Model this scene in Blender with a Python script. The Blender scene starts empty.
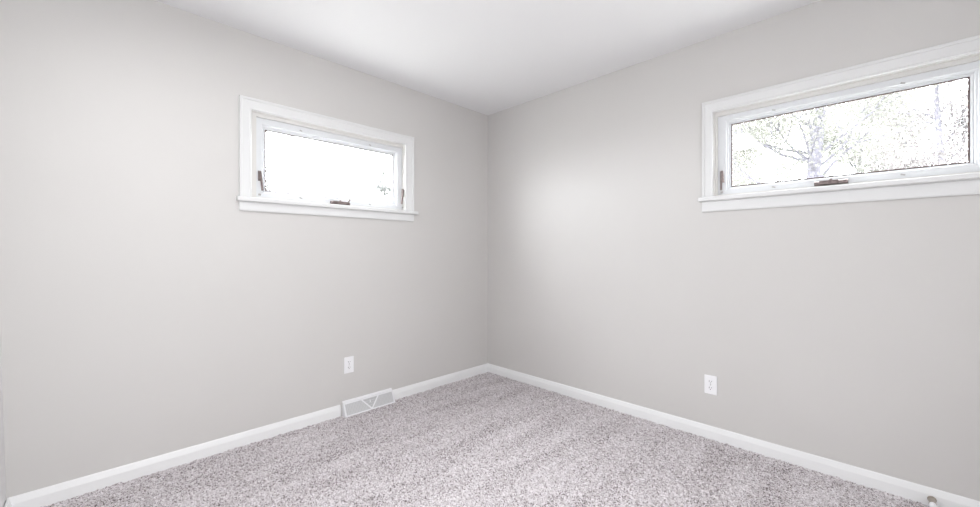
import bpy, bmesh, math, random
import numpy as np
from mathutils import Vector, Matrix
random.seed(7)
rng = np.random.default_rng(11)
scene = bpy.context.scene
C = scene.collection
R = math.radians

# ------------------------------------------------------------------ camera
TH = R(44.849)
EYE, FPX = 1.129, 395.36
cam_d = bpy.data.cameras.new('camera')
cam = bpy.data.objects.new('camera', cam_d); C.objects.link(cam)
cam.location = (2.6873, -2.6714, EYE)
cam.rotation_euler = (R(90), 0, TH)
cam_d.sensor_width = 36.0
cam_d.lens = 36.0 * FPX / 980.0
cam_d.shift_y = -1.2 / 980.0
cam_d.clip_start = 0.02
cam_d.clip_end = 200
scene.camera = cam

# ------------------------------------------------------------------ world: bright overcast, brightest to the west
SKY = 7.0
w = bpy.data.worlds.new('World'); scene.world = w; w.use_nodes = True
nt = w.node_tree; nt.nodes.clear()
wo = nt.nodes.new('ShaderNodeOutputWorld'); bg = nt.nodes.new('ShaderNodeBackground')
tc = nt.nodes.new('ShaderNodeTexCoord'); dotn = nt.nodes.new('ShaderNodeVectorMath'); dotn.operation = 'DOT_PRODUCT'
dotn.inputs[1].default_value = Vector((-0.80, -0.52, 0.30)).normalized()
mr = nt.nodes.new('ShaderNodeMapRange'); mr.inputs['From Min'].default_value = 0.1; mr.inputs['From Max'].default_value = 1.0
mr.inputs['To Min'].default_value = 2.45; mr.inputs['To Max'].default_value = 4.2
mr.interpolation_type = 'SMOOTHSTEP'
mul = nt.nodes.new('ShaderNodeMath'); mul.operation = 'MULTIPLY'; mul.inputs[1].default_value = SKY
nt.links.new(tc.outputs['Generated'], dotn.inputs[0]); nt.links.new(dotn.outputs['Value'], mr.inputs['Value'])
nt.links.new(mr.outputs['Result'], mul.inputs[0]); nt.links.new(mul.outputs[0], bg.inputs['Strength'])
bg.inputs['Color'].default_value = (0.96, 0.975, 1.0, 1)
nt.links.new(bg.outputs[0], wo.inputs['Surface'])

# ------------------------------------------------------------------ large lights
def area(name, loc, rot, sx, sy, power, col=(1, 1, 1), portal=False, spread=180):
    l = bpy.data.lights.new(name, 'AREA'); l.shape = 'RECTANGLE'; l.size = sx; l.size_y = sy
    l.energy = power; l.color = col; l.spread = R(spread)
    if portal: l.cycles.is_portal = True
    o = bpy.data.objects.new(name, l); C.objects.link(o); o.location = loc; o.rotation_euler = rot
    return o
# added fill light, out of view, set in the east wall opening
area('doorway_fill', (3.60, -2.28, 1.08), (0, R(90), 0), 2.0, 0.88, 35, (0.99, 0.995, 1.0))
# added unseen fill under the ceiling, brightens the near left wall
area('ceiling_fill', (1.3, -2.35, 2.36), (0, 0, 0), 0.80, 0.80, 14, (0.99, 0.99, 1.0))
# portals that guide daylight sampling through both windows
area('window_portal', (-0.10, -1.474, 1.70), (0, R(-90), 0), 0.46, 1.02, 1, portal=True)
area('window_portal', (2.474, 0.10, 1.70), (R(-90), 0, 0), 1.04, 0.46, 1, portal=True)

vs = scene.view_settings
vs.view_transform = 'Standard'; vs.look = 'None'; vs.gamma = 1.0; vs.exposure = 0.06; vs.use_curve_mapping = False
scene.display_settings.display_device = 'sRGB'
scene.cycles.max_bounces = 10; scene.cycles.diffuse_bounces = 7; scene.cycles.transparent_max_bounces = 12
scene.cycles.use_denoising = True
scene.cycles.sample_clamp_indirect = 20.0

# ------------------------------------------------------------------ materials
def mat(name, col, rough=0.5, metal=0.0, spec=0.5):
    m = bpy.data.materials.new(name); m.use_nodes = True
    b = m.node_tree.nodes['Principled BSDF']
    b.inputs['Base Color'].default_value = (*col, 1); b.inputs['Roughness'].default_value = rough
    b.inputs['Metallic'].default_value = metal; b.inputs['Specular IOR Level'].default_value = spec
    return m
def nd(m, t, **kw):
    n = m.node_tree.nodes.new(t)
    for k, v in kw.items(): setattr(n, k, v)
    return n
def ln(m, a, b): m.node_tree.links.new(a, b)
def bsdf(m): return m.node_tree.nodes['Principled BSDF']
def bumpy(m, scale, strength, dist, detail=3):
    t = nd(m, 'ShaderNodeTexCoord'); n = nd(m, 'ShaderNodeTexNoise'); b = nd(m, 'ShaderNodeBump')
    n.inputs['Scale'].default_value = scale; n.inputs['Detail'].default_value = detail
    b.inputs['Strength'].default_value = strength; b.inputs['Distance'].default_value = dist
    ln(m, t.outputs['Object'], n.inputs['Vector']); ln(m, n.outputs['Fac'], b.inputs['Height'])
    ln(m, b.outputs['Normal'], bsdf(m).inputs['Normal'])
    return n
def mottled(m, c1, c2, scale, detail=3):
    t = nd(m, 'ShaderNodeTexCoord'); n = nd(m, 'ShaderNodeTexNoise'); r = nd(m, 'ShaderNodeValToRGB')
    n.inputs['Scale'].default_value = scale; n.inputs['Detail'].default_value = detail
    r.color_ramp.elements[0].position = 0.35; r.color_ramp.elements[1].position = 0.65
    r.color_ramp.elements[0].color = (*c1, 1); r.color_ramp.elements[1].color = (*c2, 1)
    ln(m, t.outputs['Object'], n.inputs['Vector']); ln(m, n.outputs['Fac'], r.inputs['Fac'])
    ln(m, r.outputs['Color'], bsdf(m).inputs['Base Color'])

M = {}
M['wall'] = mat('greige_eggshell_paint', (0.60, 0.575, 0.555), 0.50, spec=0.5)
mottled(M['wall'], (0.593, 0.580, 0.568), (0.608, 0.595, 0.583), 1.3)
bumpy(M['wall'], 190, 0.10, 0.001)
M['ceiling'] = mat('ceiling_paint', (0.79, 0.79, 0.80), 0.8, spec=0.3); bumpy(M['ceiling'], 120, 0.12, 0.001)
M['trim'] = mat('white_trim_paint', (0.715, 0.718, 0.72), 0.35); bumpy(M['trim'], 60, 0.05, 0.001)
M['baseboard'] = mat('white_baseboard_paint', (0.82, 0.825, 0.83), 0.35)
M['jamb'] = mat('warm_white_jamb_paint', (0.66, 0.65, 0.63), 0.45); bumpy(M['jamb'], 60, 0.08, 0.001)
M['sash'] = mat('white_sash_finish', (0.69, 0.705, 0.725), 0.30); bumpy(M['sash'], 40, 0.03, 0.001)
M['gasket'] = mat('brown_gasket', (0.10, 0.06, 0.055), 0.6)
M['bronze'] = mat('aged_bronze', (0.22, 0.18, 0.17), 0.42, 0.4); mottled(M['bronze'], (0.13, 0.10, 0.095), (0.27, 0.22, 0.21), 90)
M['clip'] = mat('dull_metal_clip', (0.42, 0.41, 0.40), 0.35, 0.8)
M['plate'] = mat('white_plastic_plate', (0.86, 0.86, 0.88), 0.3)
M['slot'] = mat('dark_slot', (0.06, 0.055, 0.06), 0.6)
M['register'] = mat('white_enamel_register', (0.80, 0.80, 0.82), 0.35)
M['duct'] = mat('grey_duct_metal', (0.48, 0.48, 0.49), 0.6, 0.0)
M['louvre'] = mat('light_grey_louvre_enamel', (0.62, 0.62, 0.63), 0.4)
M['nickel'] = mat('brushed_nickel', (0.42, 0.37, 0.32), 0.3, 0.9)
M['rubber'] = mat('white_rubber', (0.85, 0.85, 0.87), 0.5)
M['siding'] = mat('exterior_siding', (0.6, 0.6, 0.58), 0.7)
M['ground'] = mat('pale_gravel_ground', (0.42, 0.41, 0.38), 0.9); mottled(M['ground'], (0.36, 0.36, 0.33), (0.48, 0.47, 0.44), 8, 6)
M['bark'] = mat('grey_bark', (0.17, 0.155, 0.17), 0.9); mottled(M['bark'], (0.058, 0.055, 0.068), (0.098, 0.094, 0.112), 14, 6); bumpy(M['bark'], 30, 0.5, 0.02)
def leafmat(name, c1, c2):
    m = mat(name, c1, 0.6)
    mottled(m, c1, c2, 3.0, 4)
    tr = nd(m, 'ShaderNodeBsdfTranslucent'); tr.inputs['Color'].default_value = (*c2, 1)
    mx = nd(m, 'ShaderNodeMixShader'); mx.inputs['Fac'].default_value = 0.45
    out = m.node_tree.nodes['Material Output']
    ln(m, bsdf(m).outputs[0], mx.inputs[1]); ln(m, tr.outputs[0], mx.inputs[2]); ln(m, mx.outputs[0], out.inputs['Surface'])
    return m
M['leaf'] = leafmat('pale_green_leaf', (0.080, 0.083, 0.070), (0.150, 0.152, 0.134))
M['needle'] = leafmat('dark_evergreen_leaf', (0.075, 0.078, 0.075), (0.110, 0.112, 0.110))
M['blossom'] = leafmat('dry_pink_leaf', (0.088, 0.080, 0.082), (0.156, 0.146, 0.145))
# clear pane: plain transparency with a mirror coat by Fresnel
g = bpy.data.materials.new('clear_glass'); g.use_nodes = True; g.node_tree.nodes.clear()
o_ = nd(g, 'ShaderNodeOutputMaterial'); t_ = nd(g, 'ShaderNodeBsdfTransparent'); gl = nd(g, 'ShaderNodeBsdfGlossy'); lw = nd(g, 'ShaderNodeLayerWeight'); pw = nd(g, 'ShaderNodeMath', operation='POWER'); fr = nd(g, 'ShaderNodeMath', operation='MULTIPLY_ADD'); mx = nd(g, 'ShaderNodeMixShader')
t_.inputs['Color'].default_value = (0.95, 0.96, 0.96, 1); gl.inputs['Roughness'].default_value = 0.02; lw.inputs['Blend'].default_value = 0.5; pw.inputs[1].default_value = 5.0; fr.inputs[1].default_value = 0.9; fr.inputs[2].default_value = 0.04
ln(g, lw.outputs['Facing'], pw.inputs[0]); ln(g, pw.outputs[0], fr.inputs[0])
ln(g, fr.outputs[0], mx.inputs[0]); ln(g, t_.outputs[0], mx.inputs[1]); ln(g, gl.outputs[0], mx.inputs[2]); ln(g, mx.outputs[0], o_.inputs['Surface'])
M['glass'] = g

# carpet: two-tone twisted tufts
cm = mat('frieze_carpet', (0.5, 0.46, 0.46), 0.95, spec=0.1); M['carpet'] = cm
t = nd(cm, 'ShaderNodeTexCoord')
def noise(scale, det=1.0):
    n = nd(cm, 'ShaderNodeTexNoise'); n.inputs['Scale'].default_value = scale; n.inputs['Detail'].default_value = det
    ln(cm, t.outputs['Object'], n.inputs['Vector']); return n
v = nd(cm, 'ShaderNodeTexVoronoi'); v.inputs['Scale'].default_value = 200; ln(cm, t.outputs['Object'], v.inputs['Vector'])
sep = nd(cm, 'ShaderNodeSeparateColor'); ln(cm, v.outputs['Color'], sep.inputs[0])
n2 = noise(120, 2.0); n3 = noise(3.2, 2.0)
m1 = nd(cm, 'ShaderNodeMath', operation='MULTIPLY_ADD'); m1.inputs[1].default_value = 0.62; ln(cm, sep.outputs[0], m1.inputs[0])
m2 = nd(cm, 'ShaderNodeMath', operation='MULTIPLY'); m2.inputs[1].default_value = 0.42; ln(cm, n2.outputs['Fac'], m2.inputs[0])
ln(cm, m2.outputs[0], m1.inputs[2])
mp = nd(cm, 'ShaderNodeMapping'); mp.inputs['Scale'].default_value = (2.6, 0.45, 1.0); ln(cm, t.outputs['Object'], mp.inputs['Vector']); ln(cm, mp.outputs['Vector'], n3.inputs['Vector'])  # stretched streaks paint the sheen of leaning pile into the colour
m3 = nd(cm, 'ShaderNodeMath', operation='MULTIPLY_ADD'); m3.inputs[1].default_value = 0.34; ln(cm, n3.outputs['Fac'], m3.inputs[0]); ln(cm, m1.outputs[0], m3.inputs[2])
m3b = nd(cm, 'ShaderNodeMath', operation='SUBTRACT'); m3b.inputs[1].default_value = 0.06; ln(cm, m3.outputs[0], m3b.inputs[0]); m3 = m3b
cr = nd(cm, 'ShaderNodeValToRGB'); e = cr.color_ramp.elements
e[0].position = 0.24; e[0].color = (0.12, 0.095, 0.095, 1)
e[1].position = 0.90; e[1].color = (0.80, 0.765, 0.785, 1)
for p, c in ((0.38, (0.23, 0.20, 0.203, 1)), (0.48, (0.49, 0.45, 0.46, 1)), (0.72, (0.645, 0.605, 0.622, 1))):
    q = cr.color_ramp.elements.new(p); q.color = c
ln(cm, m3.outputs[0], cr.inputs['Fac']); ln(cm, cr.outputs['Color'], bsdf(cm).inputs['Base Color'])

# ------------------------------------------------------------------ helpers
def tag(o, label=None, cat=None, group=None, kind=None):
    if label: o['label'] = label
    if cat: o['category'] = cat
    if group: o['group'] = group
    if kind: o['kind'] = kind
    return o
def link(name, me, m, parent=None):
    o = bpy.data.objects.new(name, me); C.objects.link(o)
    if m: me.materials.append(m)
    if parent: o.parent = parent; o.matrix_parent_inverse = Matrix.Translation(-parent.location)
    return o
def obj(name, bm, m, parent=None, bevel=0.0, seg=2, smooth=False):
    bmesh.ops.remove_doubles(bm, verts=bm.verts, dist=1e-6)
    bmesh.ops.recalc_face_normals(bm, faces=bm.faces)
    me = bpy.data.meshes.new(name); bm.to_mesh(me); bm.free()
    if smooth:
        for p in me.polygons: p.use_smooth = True
    o = link(name, me, m, parent)
    if bevel:
        b = o.modifiers.new('bevel', 'BEVEL'); b.width = bevel; b.segments = seg; b.limit_method = 'ANGLE'; b.angle_limit = R(40)
    return o
def empty(name, loc):
    o = bpy.data.objects.new(name, None); C.objects.link(o); o.location = loc; o.empty_display_size = 0.1
    return o
IDN = lambda u, n, z: (u, n, z)
WEST = lambda u, n, z: (n, u, z)          # wall plane x = 0, n into the room
NORTH = lambda u, n, z: (u, -n, z)        # wall plane y = 0, n into the room
def box(bm, T, u0, u1, n0, n1, z0, z1):
    vs = [bm.verts.new(T(u, n, z)) for z in (z0, z1) for n in (n0, n1) for u in (u0, u1)]
    for f in ((0, 1, 3, 2), (4, 6, 7, 5), (0, 4, 5, 1), (2, 3, 7, 6), (0, 2, 6, 4), (1, 5, 7, 3)):
        bm.faces.new([vs[i] for i in f])
def prism(bm, T, prof, u0, u1, c0=0.0, c1=0.0):
    """profile of (n, z) points pushed along u; c0 / c1 shear the two ends by n for mitres"""
    a = [bm.verts.new(T(u0 + c0 * n, n, z)) for n, z in prof]
    b = [bm.verts.new(T(u1 + c1 * n, n, z)) for n, z in prof]
    k = len(prof)
    for i in range(k): bm.faces.new((a[i], a[(i + 1) % k], b[(i + 1) % k], b[i]))
    bm.faces.new(a[::-1]); bm.faces.new(b)
def ring(bm, T, rect, prof, sides='LTRB', square_bottom=False, ends=None):
    """mitred frame round the opening rect=(u0,u1,z0,z1); prof = closed (offset outwards, n) outline"""
    u0, u1, z0, z1 = rect
    def pt(corner, off, n):
        su, sz = corner
        eu = ez = 1.0
        if ends:
            if sides == 'T': eu = ends[0] if su < 0 else ends[1]
            else: ez = 1.0 / (ends[0] if su < 0 else ends[1])
        u = (u0 - off * eu) if su < 0 else (u1 + off * eu)
        z = (z0 - off * ez) if sz < 0 else (z1 + off * ez)
        if square_bottom and sz < 0: z = z0
        return T(u, n, z)
    seg = {'L': ((-1, -1), (-1, 1)), 'T': ((-1, 1), (1, 1)), 'R': ((1, 1), (1, -1)), 'B': ((1, -1), (-1, -1))}
    for s in sides:
        ca, cb = seg[s]
        a = [bm.verts.new(pt(ca, o, n)) for o, n in prof]; b = [bm.verts.new(pt(cb, o, n)) for o, n in prof]
        k = len(prof)
        for i in range(k): bm.faces.new((a[i], a[(i + 1) % k], b[(i + 1) % k], b[i]))
        if len(sides) < 4 or True:
            bm.faces.new(a[::-1]); bm.faces.new(b)
def cyl(bm, T, c, r0, r1, axis, h, seg=20):
    """tapered cylinder from c along axis ('u','n','z') in wall frame"""
    rings = []
    for k, r in ((0, r0), (h, r1)):
        vs = []
        for i in range(seg):
            a = 2 * math.pi * i / seg; p = [c[0], c[1], c[2]]
            ax = {'u': 0, 'n': 1, 'z': 2}[axis]; o1, o2 = [q for q in range(3) if q != ax]
            p[ax] += k; p[o1] += r * math.cos(a); p[o2] += r * math.sin(a)
            vs.append(bm.verts.new(T(*p)))
        rings.append(vs)
    for i in range(seg):
        j = (i + 1) % seg
        bm.faces.new((rings[0][i], rings[0][j], rings[1][j], rings[1][i]))
    bm.faces.new(rings[0][::-1]); bm.faces.new(rings[1])
def lathe(bm, T, c, prof, axis='n', seg=24):
    """prof = list of (position along the axis, radius)"""
    ax = {'u': 0, 'n': 1, 'z': 2}[axis]; o1, o2 = [q for q in range(3) if q != ax]
    prev = None
    for k, r in prof:
        vs = []
        for i in range(seg):
            a = 2 * math.pi * i / seg; p = list(c)
            p[ax] += k; p[o1] += r * math.cos(a); p[o2] += r * math.sin(a); vs.append(bm.verts.new(T(*p)))
        if prev:
            for i in range(seg):
                j = (i + 1) % seg; bm.faces.new((prev[i], prev[j], vs[j], vs[i]))
        else: bm.faces.new(vs[::-1])
        prev = vs
    bm.faces.new(prev)
def bar(bm, T, p, q, w, h, lift=0.0):
    """flat bar in the wall's plane between (u,z) points, width w, from n = lift to lift + h; p, q = (u, n, z)"""
    a = Vector(p); b = Vector(q); d = (b - a).normalized(); s = Vector((-d.z, 0, d.x)).normalized() * (w / 2)
    vs = []
    for e in (a, b):
        for sg, k in ((-1, 0), (1, 0), (1, h), (-1, h)):
            x = e + s * sg + Vector((0, lift + k, 0)); vs.append(bm.verts.new(T(*x)))
    for f in ((0, 1, 2, 3), (7, 6, 5, 4), (0, 4, 5, 1), (1, 5, 6, 2), (2, 6, 7, 3), (3, 7, 4, 0)):
        bm.faces.new([vs[i] for i in f])

# ------------------------------------------------------------------ room shell
XE, YS, H, WT = 3.55, -2.932, 2.44, 0.14          # east wall, south wall, ceiling height, wall thickness
W1 = (-2.001, -0.928, 1.457, 1.981)               # window in the west wall (y0, y1, z0, z1)
W2 = (1.952, 3.042, 1.467, 1.981)                 # window in the north wall (x0, x1, z0, z1)
def wall_with_hole(name, T, u0, u1, hole, label, top=H):
    bm = bmesh.new(); a, b, c, d = hole
    us = [u0, a, b, u1]; zs = [-.06, c, d, top]
    def f(*p): bm.faces.new([bm.verts.new(T(*q)) for q in p])
    for n in (0, -WT):
        for i in range(3):
            for j in range(3):
                if i == 1 and j == 1: continue
                f((us[i], n, zs[j]), (us[i + 1], n, zs[j]), (us[i + 1], n, zs[j + 1]), (us[i], n, zs[j + 1]))
    for i in range(3):
        for z in (-.06, top): f((us[i], 0, z), (us[i + 1], 0, z), (us[i + 1], -WT, z), (us[i], -WT, z))
        for u in (u0, u1): f((u, 0, zs[i]), (u, 0, zs[i + 1]), (u, -WT, zs[i + 1]), (u, -WT, zs[i]))
    f((a, 0, c), (b, 0, c), (b, -WT, c), (a, -WT, c)); f((a, 0, d), (b, 0, d), (b, -WT, d), (a, -WT, d))
    f((a, 0, c), (a, 0, d), (a, -WT, d), (a, -WT, c)); f((b, 0, c), (b, 0, d), (b, -WT, d), (b, -WT, c))
    return tag(obj(name, bm, M['wall']), label, 'wall', kind='structure')
wall_with_hole('wall_west', WEST, -3.12, 0.0, W1, 'greige painted wall left of the room corner, holding the smaller-looking window')
wall_with_hole('wall_north', NORTH, -0.14, XE + 0.1, W2, 'greige painted wall right of the room corner with soft window glow')

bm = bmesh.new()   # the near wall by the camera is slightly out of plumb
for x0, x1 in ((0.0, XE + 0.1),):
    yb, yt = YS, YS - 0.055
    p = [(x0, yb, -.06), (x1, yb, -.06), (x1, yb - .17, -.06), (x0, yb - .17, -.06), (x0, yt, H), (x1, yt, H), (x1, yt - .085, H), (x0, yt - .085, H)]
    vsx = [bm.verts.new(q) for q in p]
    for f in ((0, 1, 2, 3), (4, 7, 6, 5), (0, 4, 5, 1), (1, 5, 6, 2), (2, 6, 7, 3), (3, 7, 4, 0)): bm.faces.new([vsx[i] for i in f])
tag(obj('wall_south', bm, M['trim']), 'sliver of pale wall at the extreme left edge of the photo', 'wall', kind='structure')  # lighter trim colour makes up for the light this wall lacks
bm = bmesh.new()   # unseen east wall, its doorway opening added for the fill light
box(bm, IDN, XE, XE + .1, -1.82, 0.0, -.06, H); box(bm, IDN, XE, XE + .1, YS, -2.74, -.06, H); box(bm, IDN, XE, XE + .1, -2.74, -1.82, 2.2, H)
tag(obj('wall_east', bm, M['wall']), 'greige painted wall with an unseen opening added for the fill light', 'wall', kind='structure')
bm = bmesh.new()   # added unseen box that keeps sky light out of the opening
box(bm, IDN, XE + .1, XE + 1.2, -3.0, -2.9, -.03, H); box(bm, IDN, XE + .1, XE + 1.2, -1.7, -1.6, -.03, H); box(bm, IDN, XE + 1.1, XE + 1.2, -2.9, -1.7, -.03, H)
tag(obj('wall_baffle', bm, M['wall']), 'added unseen walls that block sky light behind the east opening', 'wall', kind='structure')
bm = bmesh.new(); box(bm, IDN, -WT, XE + 1.2, -3.12, WT, H, H + .12)
tag(obj('ceiling', bm, M['ceiling']), 'smooth white ceiling above the two greige walls', 'ceiling', kind='structure')
bm = bmesh.new(); box(bm, IDN, -WT, XE + 1.2, -3.12, WT, -.15, -0.03)
tag(obj('floor', bm, M['duct']), 'solid subfloor under the speckled carpet', 'floor', kind='structure')

# baseboards
BP = [(0, -0.03), (0, 0.066), (0.004, 0.0665), (0.0075, 0.062), (0.0125, 0.041), (0.0135, 0.037), (0.0135, -0.03)]
bm = bmesh.new(); prism(bm, WEST, BP, YS, -1.454, 1.0, 0); prism(bm, WEST, BP, -1.040, 0.0, 0, -1.0)
tag(obj('baseboard_west', bm, M['baseboard']), 'white baseboard along the left wall, cut where the floor register sits', 'baseboard', kind='structure')
bm = bmesh.new(); prism(bm, NORTH, BP, 0.0, XE, 1.0, 0)
tag(obj('baseboard_north', bm, M['baseboard']), 'white baseboard running unbroken along the right wall', 'baseboard', kind='structure')
SOUTH = lambda u, n, z: (u, YS + n, z)
bm = bmesh.new(); prism(bm, SOUTH, BP, 0.0, XE, 1.0, 0)
tag(obj('baseboard_south', bm, M['baseboard']), 'end of white baseboard in the bottom left corner of the photo', 'baseboard', kind='structure')

# ------------------------------------------------------------------ windows
def make_window(n, T, rect, label, ga, gb, sa, sb):
    u0, u1, z0, z1 = rect
    gr = (ga, gb, z0 + (.055, .056)[n - 1], z1 - (.088, .079)[n - 1])     # glass opening
    cl, crr, ap = ((.064, .077, .055), (.059, .070, .064))[n - 1]   # casing widths left and right, apron depth
    st_ = (u0 + sa, u1 - sb, z0 + .010, z1 - .026)   # inner edge of the stop
    loc = T((u0 + u1) / 2, 0, z0)
    r = empty('window_%d' % n, loc); tag(r, label, 'window', kind='structure')
    # casing: profiled 70 mm boards with mitred top corners standing on the stool
    prof = [(0.0, 0.0), (0.0, 0.0115), (0.003, 0.0145), (0.008, 0.0155), (0.011, 0.0135), (0.013, 0.0130), (0.050, 0.0165), (0.053, 0.0165), (0.056, 0.0215), (0.067, 0.0225), (0.070, 0.019), (0.070, 0.0)]
    for s in 'LTR':
        bm = bmesh.new(); kk = {'L': cl / .07, 'R': crr / .07, 'T': 1.0}
        ring(bm, T, rect, [(o_ * kk[s], n_) for o_, n_ in prof], s, square_bottom=True, ends=(cl / .07, crr / .07)); obj('casing', bm, M['trim'], r)
    # stool and apron
    bm = bmesh.new(); prism(bm, T, [(-0.03, z0), (0.036, z0), (0.040, z0 - .004), (0.040, z0 - .022), (0.036, z0 - .026), (0.0, z0 - .026), (-0.03, z0 - .026)], u0 - cl - .014, u1 + crr + .026)
    # keep the horns in front of the wall only
    for v_ in bm.verts: pass
    obj('stool', bm, M['trim'], r)
    za = z0 - .026
    bm = bmesh.new(); prism(bm, T, [(0, za), (0.014, za), (0.016, za - .006), (0.016, za - ap + .007), (0.013, za - ap), (0, za - ap)], u0 - cl, u1 + crr)
    obj('apron', bm, M['trim'], r)
    # jamb lining and its stop
    bm = bmesh.new()
    ring(bm, T, rect, [(0.0, 0.0), (0.0, -WT), (-0.005, -WT), (-0.005, -0.002), (-0.003, 0.0)], 'LTRB')
    o0, o1 = (u0 + .004, u1 - .004, z0 + .004, z1 - .004), st_
    for na, nb in ((-0.012, -0.025),):
        def P(rc, n_): return [bm.verts.new(T(rc[a], n_, rc[b])) for a, b in ((0, 2), (1, 2), (1, 3), (0, 3))]
        A, B, A2, B2 = P(o0, na), P(o1, na), P(o0, nb), P(o1, nb)
        for k in range(4):
            l = (k + 1) % 4
            bm.faces.new((A[k], A[l], B[l], B[k])); bm.faces.new((A2[k], A2[l], B2[l], B2[k])); bm.faces.new((B[k], B[l], B2[l], B2[k])); bm.faces.new((A[k], A[l], A2[l], A2[k]))
    obj('window_frame', bm, M['jamb'], r)
    # sash: wide flat face, two stepped glazing beads
    SP = [(0.0, -0.062), (0.0, -0.050), (0.003, -0.047), (0.010, -0.043), (0.011, -0.046), (0.013, -0.046), (0.014, -0.040), (0.016, -0.0375), (0.022, -0.0345), (0.026, -0.034), (0.028, -0.028), (0.031, -0.0262), (0.1005, -0.0262), (0.1005, -0.070), (0.0, -0.070)]
    bm = bmesh.new(); ring(bm, T, gr, [(o * .8, n_) for o, n_ in SP], 'LTR')
    ring(bm, T, gr, [(0.0, -0.062), (0.0, -0.050), (0.003, -0.047), (0.009, -0.030), (0.013, -0.027), (0.050, -0.0262), (0.050, -0.070), (0.0, -0.070)], 'B')
    sash = obj('sash', bm, M['sash'], r)
    bm = bmesh.new(); ring(bm, T, gr, [(0.0, -0.049), (-0.005, -0.049), (-0.005, -0.054), (0.0, -0.054)], 'LTRB')
    sub(obj('gasket', bm, M['gasket'], r), sash)
    bm = bmesh.new(); box(bm, T, gr[0] - .004, gr[1] + .004, -0.0585, -0.0545, gr[2] - .004, gr[3] + .004)
    obj('glass_pane', bm, M['glass'], r)
    # small turn clips on the rails
    L_ = u1 - u0
    for fu, z in ((0.27, z1 - .052), (0.73, z1 - .052), (0.27, z0 + .030), (0.73, z0 + .030)):
        bm = bmesh.new(); u = u0 + fu * L_
        cyl(bm, T, (u, -0.026, z), 0.0035, 0.003, 'n', 0.006, 12)
        bar(bm, T, (u - .002, -0.026, z), (u + .013, -0.026, z - .004), 0.006, 0.0035)
        sub(obj('clip', bm, M['clip'], r), sash)
    # cam latches low on both stiles: backplate and lever
    for side in (0, 1):
        off = ((.052, .014), (.040, .038))[n - 1][side]; nb = -0.012 if off < .02 else -0.026
        u = (u0 + off) if side == 0 else (u1 - off)
        d = 1 if side == 0 else -1
        long_plate = n == 2; zk = z0 - (.017 if long_plate else 0.0)
        zb = zk + (.056 if long_plate else .110)
        bm = bmesh.new(); box(bm, T, u - .009, u + (.002 if long_plate else .009), nb, nb + .006, zb, zk + .172)
        lt = obj('latch', bm, M['bronze'], r, bevel=.002)
        bm = bmesh.new()
        cyl(bm, T, (u, nb + .005, zk + .160), 0.007, 0.006, 'n', 0.014, 14)
        if long_plate:
            bar(bm, T, (u + d * .004, nb + .005, zk + .172), (u + d * .010, nb + .005, zk + .100), 0.012, 0.010, 0.004)
        else:
            bar(bm, T, (u, nb + .005, zk + .164), (u + d * .007, nb + .005, zk + .108), 0.013, 0.009, 0.004)
            bar(bm, T, (u + d * .007, nb + .005, zk + .112), (u + d * .014, nb + .005, zk + .050), 0.012, 0.008, 0.004)
        sub(obj('lever', bm, M['bronze'], r, bevel=.0015), lt)
        bm = bmesh.new(); box(bm, T, u - .007, u + .007, nb, nb + .005, z0 + .020, z0 + .032)
        obj('latch_keeper', bm, M['clip'], r, bevel=.0015)
    return r
def sub(o, parent):
    mw = o.matrix_world.copy()
    bpy.context.view_layer.update()
    base = o.parent.location.copy()
    o.parent = parent; o.matrix_parent_inverse = Matrix.Identity(4)   # parent sits at the same origin, already shifted
    return o
win1 = make_window(1, WEST, W1, 'white awning window on the left wall, blank white daylight outside', -1.913, -1.004, .031, .010)
win2 = make_window(2, NORTH, W2, 'white awning window on the right wall, pale tree branches outside, cut by the photo edge', 2.037, 2.957, .019, .024)

# crank operators
def crank(T, u, z, parent, folded):
    bm = bmesh.new()
    prism(bm, T, [(-0.024, z - .008), (0.004, z - .008), (0.007, z - .003), (0.007, z + .007), (-0.002, z + .013), (-0.024, z + .013)], u - .066, u + .066)
    c = obj('crank_operator', bm, M['bronze'], parent, bevel=.0015)
    bm = bmesh.new()
    cyl(bm, T, (u, -0.006, z + .009), .010, .009, 'z', .007, 16); cyl(bm, T, (u, -0.006, z + .016), .006, .005, 'z', .007, 14)
    sub(obj('spindle', bm, M['bronze'], parent, bevel=.001), c)
    bm = bmesh.new()
    if folded:
        box(bm, T, u - .045, u + .03, -0.002, 0.009, z + .008, z + .013)
    else:
        box(bm, T, u - .060, u + .058, 0.0, 0.010, z + .0085, z + .013)
        bar(bm, T, (u + .052, -0.002, z + .010), (u + .064, -0.002, z + .028), .007, .007)
        lathe(bm, T, (u + .066, 0.002, z + .026), [(0, .005), (.004, .008), (.010, .008), (.014, .005)], 'z', 14)
    sub(obj('crank_handle', bm, M['bronze'], parent, bevel=.001), c)
crank(WEST, -1.448, 1.470, win1, False)
crank(NORTH, 2.496, 1.486, win2, True)

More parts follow.
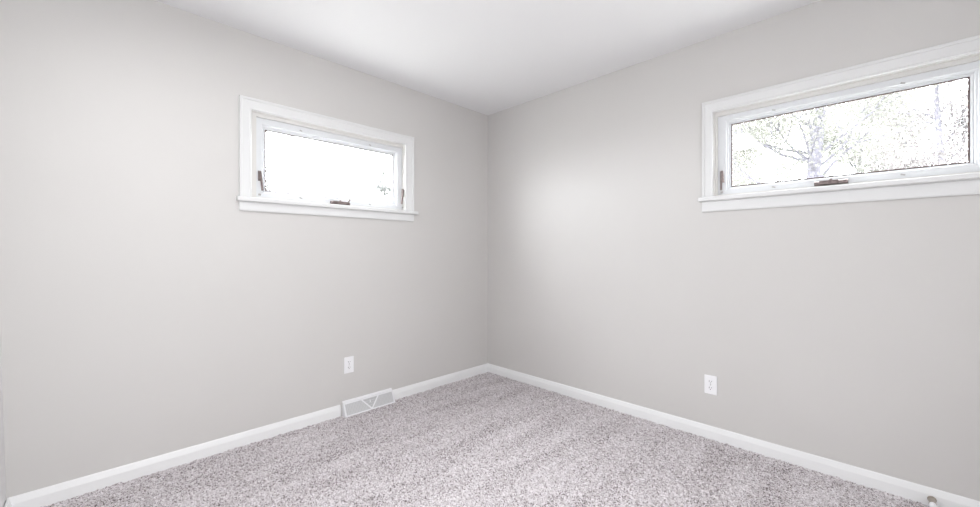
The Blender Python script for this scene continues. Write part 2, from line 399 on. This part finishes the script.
# ------------------------------------------------------------------ wall outlets
def outlet(T, u, z, label):
    loc = T(u, 0, z)
    r = empty('wall_outlet', loc); tag(r, label, 'outlet', group='duplex wall outlets')
    w2, h2 = .035, .0575
    bm = bmesh.new(); box(bm, T, u - w2, u + w2, 0.0, 0.0055, z - h2, z + h2); obj('cover_plate', bm, M['plate'], r, bevel=.003, seg=3)
    for s in (-1, 1):
        zc = z + s * .0195
        bm = bmesh.new()
        pts = []
        for i in range(28):
            a = 2 * math.pi * i / 28; x = .0172 * math.cos(a); y = max(-.0135, min(.0135, .0172 * math.sin(a))); pts.append((x, y))
        a_ = [bm.verts.new(T(u + x, 0.0052, zc + y)) for x, y in pts]; b_ = [bm.verts.new(T(u + x, 0.0078, zc + y)) for x, y in pts]
        for i in range(28): bm.faces.new((a_[i], a_[(i + 1) % 28], b_[(i + 1) % 28], b_[i]))
        bm.faces.new(b_)
        rc = obj('receptacle', bm, M['plate'], r)
        bm = bmesh.new()
        box(bm, T, u - .0078, u - .0050, 0.0075, 0.0082, zc - .001, zc + .0075)
        box(bm, T, u + .0050, u + .0074, 0.0075, 0.0082, zc - .000, zc + .0065)
        cyl(bm, T, (u, 0.0075, zc - .0072), .0026, .0026, 'n', .0007, 12)
        sub(obj('slot', bm, M['slot'], r), rc)
    bm = bmesh.new(); cyl(bm, T, (u, 0.005, z), .0036, .003, 'n', .0018, 14); obj('screw', bm, M['clip'], r)
    return r
outlet(WEST, -1.390, .332, 'white duplex outlet on the left wall above the floor register')
outlet(NORTH, 1.938, .318, 'white duplex outlet on the right wall below the window')

# ------------------------------------------------------------------ baseboard register
def register():
    u0, u1 = -1.440, -1.050
    r = empty('floor_register', (0, (u0 + u1) / 2, 0))
    tag(r, 'white sloped metal baseboard register with V divider on the left wall at the carpet', 'vent')
    A = Vector((0.019, 0.071)); B = Vector((0.058, -0.011))          # (n, z) top and bottom of the sloping face
    def S(u, t, lift):                                                # point on the sloping face
        d = (B - A); nrm = Vector((-d.y, d.x)).normalized()
        p = A + d * t + nrm * lift
        return (u, p.x, p.y)
    def strip(bm, p, q, w, h):                                        # bar on the face between (u,t) points
        Lf = (B - A).length
        a = Vector((p[0], p[1] * Lf)); b = Vector((q[0], q[1] * Lf)); d = (b - a).normalized(); s = Vector((-d.y, d.x)) * (w / 2)
        vs_ = []
        for e_ in (a, b):
            for sg, k in ((-1, 0), (1, 0), (1, h), (-1, h)):
                x = e_ + s * sg; vs_.append(bm.verts.new(WEST(*S(x.x, x.y / Lf, k))))
        for f in ((0, 1, 2, 3), (7, 6, 5, 4), (0, 4, 5, 1), (1, 5, 6, 2), (2, 6, 7, 3), (3, 7, 4, 0)): bm.faces.new([vs_[i] for i in f])
    # body: wedge behind the grille
    bm = bmesh.new()
    prism(bm, WEST, [(0.0005, -0.02), (0.0005, 0.085), (0.004, 0.087), (0.0165, 0.076), (0.0165, 0.0705), (A.x - .003, A.y - .003), (B.x - .004, B.y - .003), (B.x - .004, -0.02)], u0, u1)
    obj('body', bm, M['register'], r, bevel=.001)
    bm = bmesh.new()
    a = [bm.verts.new(WEST(*S(u, t_, l_))) for l_ in (-0.001, 0.0004) for u, t_ in ((u0 + .01, .06), (u1 - .01, .06), (u1 - .01, .95), (u0 + .01, .95))]
    for f in ((0, 1, 2, 3), (7, 6, 5, 4), (0, 4, 5, 1), (1, 5, 6, 2), (2, 6, 7, 3), (3, 7, 4, 0)): bm.faces.new([a[i] for i in f])
    obj('duct_opening', bm, M['duct'], r)
    bm = bmesh.new()
    strip(bm, (u0, .04), (u1, .04), .007, .004); strip(bm, (u0, .96), (u1, .96), .009, .004)
    strip(bm, (u0 + .0045, 0), (u0 + .0045, 1), .009, .0042); strip(bm, (u1 - .0045, 0), (u1 - .0045, 1), .009, .0042)
    va, vb, vc = -1.308, -1.172, -1.240
    strip(bm, (va, .04), (vc, .93), .009, .0045); strip(bm, (vb, .04), (vc, .93), .009, .0045)
    obj('face_frame', bm, M['register'], r)
    bm = bmesh.new()
    def vleft(t_): return va + (vc - va) * (t_ - .04) / .89
    def vright(t_): return vb + (vc - vb) * (t_ - .04) / .89
    k = 11
    for i in range(1, k):
        t_ = i / k
        strip(bm, (u0 + .008, t_), (vleft(t_) - .002, t_), .0034, .0022); strip(bm, (vright(t_) + .002, t_), (u1 - .008, t_), .0034, .0026)
        if i % 2 and vright(t_) - vleft(t_) > .02: strip(bm, (vleft(t_) + .002, t_), (vright(t_) - .002, t_), .0034, .0016)
    n_ = 34
    for i in range(1, n_):
        u = u0 + (u1 - u0) * i / n_
        if u < va - .002 or u > vb + .002: strip(bm, (u, .05), (u, .95), .003, .0018)
        elif u < vc: strip(bm, (u, .06 + (u - va) / (vc - va) * .89), (u, .95), .003, .0018)
        else: strip(bm, (u, .06 + (vb - u) / (vb - vc) * .89), (u, .95), .003, .0018)
    obj('grille', bm, M['louvre'], r)
    bm = bmesh.new(); strip(bm, (-1.247, .22), (-1.247, .42), .008, .010)
    obj('damper_lever', bm, M['register'], r, bevel=.001)
register()

# ------------------------------------------------------------------ door stop on the right baseboard
def door_stop():
    u, z = 2.842, .020
    r = empty('door_stop', NORTH(u, .0135, z)); tag(r, 'small metal door stop with white rubber tip on the right baseboard, bottom right corner', 'door stop')
    bm = bmesh.new(); lathe(bm, NORTH, (u, .0135, z), [(0, .0145), (.003, .0145), (.006, .0120), (.012, .0110), (.045, .0105), (.047, .0125), (.054, .0125)])
    obj('post', bm, M['nickel'], r)
    bm = bmesh.new(); lathe(bm, NORTH, (u, .067, z), [(0, .0115), (.012, .0120), (.018, .0105), (.020, .007)])
    obj('rubber_tip', bm, M['rubber'], r)
door_stop()

# ------------------------------------------------------------------ carpet: a field of tufts
def carpet():
    st = 0.0046
    x = np.arange(0.0, XE + .12, st); y = np.arange(-2.94, 0.0 + st, st)
    X, Y = np.meshgrid(x, y, indexing='ij'); nx, ny = X.shape
    def smooth(a, k):
        for _ in range(k):
            a = (a + np.roll(a, 1, 0) + np.roll(a, -1, 0) + np.roll(a, 1, 1) + np.roll(a, -1, 1)) / 5
        return a
    fine = rng.random((nx, ny)); clump = smooth(rng.random((nx, ny)), 3); clump = (clump - clump.mean()) / clump.std()
    Z = -0.0165 + 0.0075 * fine + 0.0018 * clump
    X = X + rng.uniform(-.4, .4, X.shape) * st; Y = Y + rng.uniform(-.4, .4, X.shape) * st
    X = np.clip(X, 0.0005, XE + .12); Y = np.minimum(Y, -0.0005)
    co = np.stack([X, Y, Z], -1).reshape(-1, 3).astype(np.float32)
    i = np.arange(nx * ny).reshape(nx, ny)
    q = np.stack([i[:-1, :-1], i[1:, :-1], i[1:, 1:], i[:-1, 1:]], -1).reshape(-1, 4).astype(np.int32)
    me = bpy.data.meshes.new('carpet'); me.vertices.add(len(co)); me.vertices.foreach_set('co', co.ravel())
    me.loops.add(q.size); me.loops.foreach_set('vertex_index', q.ravel())
    me.polygons.add(len(q)); me.polygons.foreach_set('loop_start', np.arange(0, q.size, 4, dtype=np.int32))
    me.update(calc_edges=True); me.validate()
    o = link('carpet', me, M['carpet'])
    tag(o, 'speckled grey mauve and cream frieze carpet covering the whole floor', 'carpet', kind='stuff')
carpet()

# ------------------------------------------------------------------ outdoors
bm = bmesh.new(); box(bm, IDN, -30, 34, -30, 34, -0.75, -0.65)
# the house stands on it: floor slab is above
tag(obj('ground', bm, M['ground']), 'pale ground outside around the house', 'ground', kind='structure')

def limb(bm, pts, rads, seg=7):
    prev = None
    for i, (p, r) in enumerate(zip(pts, rads)):
        d = (pts[min(i + 1, len(pts) - 1)] - pts[max(i - 1, 0)]).normalized()
        s = d.cross(Vector((0.3, 0.9, 0.1))).normalized(); t_ = d.cross(s)
        vs_ = [bm.verts.new(p + (s * math.cos(2 * math.pi * k / seg) + t_ * math.sin(2 * math.pi * k / seg)) * r) for k in range(seg)]
        if prev:
            for k in range(seg): bm.faces.new((prev[k], prev[(k + 1) % seg], vs_[(k + 1) % seg], vs_[k]))
        prev = vs_
    bm.faces.new(prev)
def tree(x, y, h, r0, crown, nleaf, label, leaf='leaf', lean=(0, 0), seed=0, fork=2.2, lsize=.06, nb=14):
    rd = random.Random(seed)
    r = empty('tree', (x, y, -.65)); tag(r, label, 'tree', group='trees outside the windows')
    base = Vector((x, y, -.68)); tips = []
    bm = bmesh.new()
    def grow(p, d, ln_, rad, lvl):
        n_ = 5; pts = [p.copy()]; rads = [rad]
        for k in range(n_):
            d = (d + Vector((rd.uniform(-.22, .22), rd.uniform(-.22, .22), rd.uniform(-.08, .16)))).normalized()
            p = p + d * ln_ / n_; pts.append(p.copy()); rads.append(rad * (1 - .62 * (k + 1) / n_))
            if lvl > 0: tips.append(p.copy())
        limb(bm, pts, rads, 8 if lvl < 2 else 5)
        if lvl < 3:
            for k in range(3 if lvl else 0):
                a = pts[rd.randint(2, n_)]
                dd = (d + Vector((rd.uniform(-1, 1), rd.uniform(-1, 1), rd.uniform(-.35, .6)))).normalized()
                grow(a, dd, ln_ * rd.uniform(.45, .7), rads[3] * .6, lvl + 1)
    top = base + Vector((lean[0], lean[1], h)); N = 9
    tp = []; 
    for k in range(N + 1):
        f = k / N; tp.append(base.lerp(top, f) + Vector((math.sin(f * 5 + seed) * .10, math.cos(f * 4 + seed) * .08, 0)))
    limb(bm, tp, [r0 * (1 - .75 * (k / N)) + .01 for k in range(N + 1)], 12)
    for k in range(nb):
        f = rd.uniform(fork / h, .97); q_ = base.lerp(top, f) + Vector((math.sin(f * 5 + seed) * .10, math.cos(f * 4 + seed) * .08, 0))
        a = rd.uniform(0, 2 * math.pi)
        grow(q_, Vector((math.cos(a), math.sin(a), rd.uniform(.1, .9))).normalized(), crown * rd.uniform(.5, .95), r0 * .33 * (1.15 - f), 1)
    obj('trunk', bm, M['bark'], r)
    if nleaf:
        c = np.array([tuple(rd.choice(tips)) for _ in range(nleaf)]) + np.random.default_rng(seed).normal(0, .24, (nleaf, 3))
        g_ = np.random.default_rng(seed + 5)
        a = g_.normal(size=(nleaf, 3)); a /= np.linalg.norm(a, axis=1)[:, None]
        b = np.cross(a, g_.normal(size=(nleaf, 3))); b /= np.linalg.norm(b, axis=1)[:, None]
        s = g_.uniform(.6, 1.2, (nleaf, 1)) * lsize; nn = np.cross(a, b) * .25 * s
        vv = np.stack([c - a * s, c - b * s * .45 + nn, c + a * s, c + b * s * .45 + nn], 1).reshape(-1, 3).astype(np.float32)
        idx = np.arange(nleaf * 4, dtype=np.int32)
        me = bpy.data.meshes.new('foliage'); me.vertices.add(len(vv)); me.vertices.foreach_set('co', vv.ravel())
        tri = np.stack([idx[0::4], idx[1::4], idx[2::4], idx[0::4], idx[2::4], idx[3::4]], 1).reshape(-1)
        me.loops.add(len(tri)); me.loops.foreach_set('vertex_index', tri)
        me.polygons.add(len(tri) // 3); me.polygons.foreach_set('loop_start', np.arange(0, len(tri), 3, dtype=np.int32))
        me.update(calc_edges=True); me.validate()
        link('foliage', me, M[leaf], r)
    return r
tree(1.62, 8.2, 7.6, .17, 2.1, 24000, 'tree with the thickest trunk, standing behind the crank of the right window', seed=3, fork=2.6, lean=(.2, 0), lsize=.040, nb=20)
tree(4.2, 14.2, 8.5, .11, 2.3, 24000, 'pinkish leafed tree at the far right outside the right window', seed=8, fork=3.0, lean=(-.5, 0), leaf='blossom', lsize=.05, nb=20)
tree(-1.5, 14.2, 8.5, .10, 2.3, 24000, 'slender leafy tree left of the thick trunk outside the right window', seed=12, fork=2.6, lean=(.4, 0), lsize=.05, nb=20)
tree(2.0, 22.5, 10.5, .13, 3.0, 24000, 'thin forking tree farther back, just right of the thick trunk outside the right window', seed=21, fork=3.2, lsize=.065, nb=20)
tree(-13.5, .2, 8.0, .08, 2.2, 1500, 'distant sparse tree at the left side of the left window, almost lost in the glare', seed=31, fork=2.4, lsize=.13, leaf='needle')
tree(-13.5, 8.2, 8.0, .08, 2.2, 2500, 'distant sparse tree at the right side of the left window, almost lost in the glare', seed=33, fork=2.4, lsize=.13, leaf='needle')
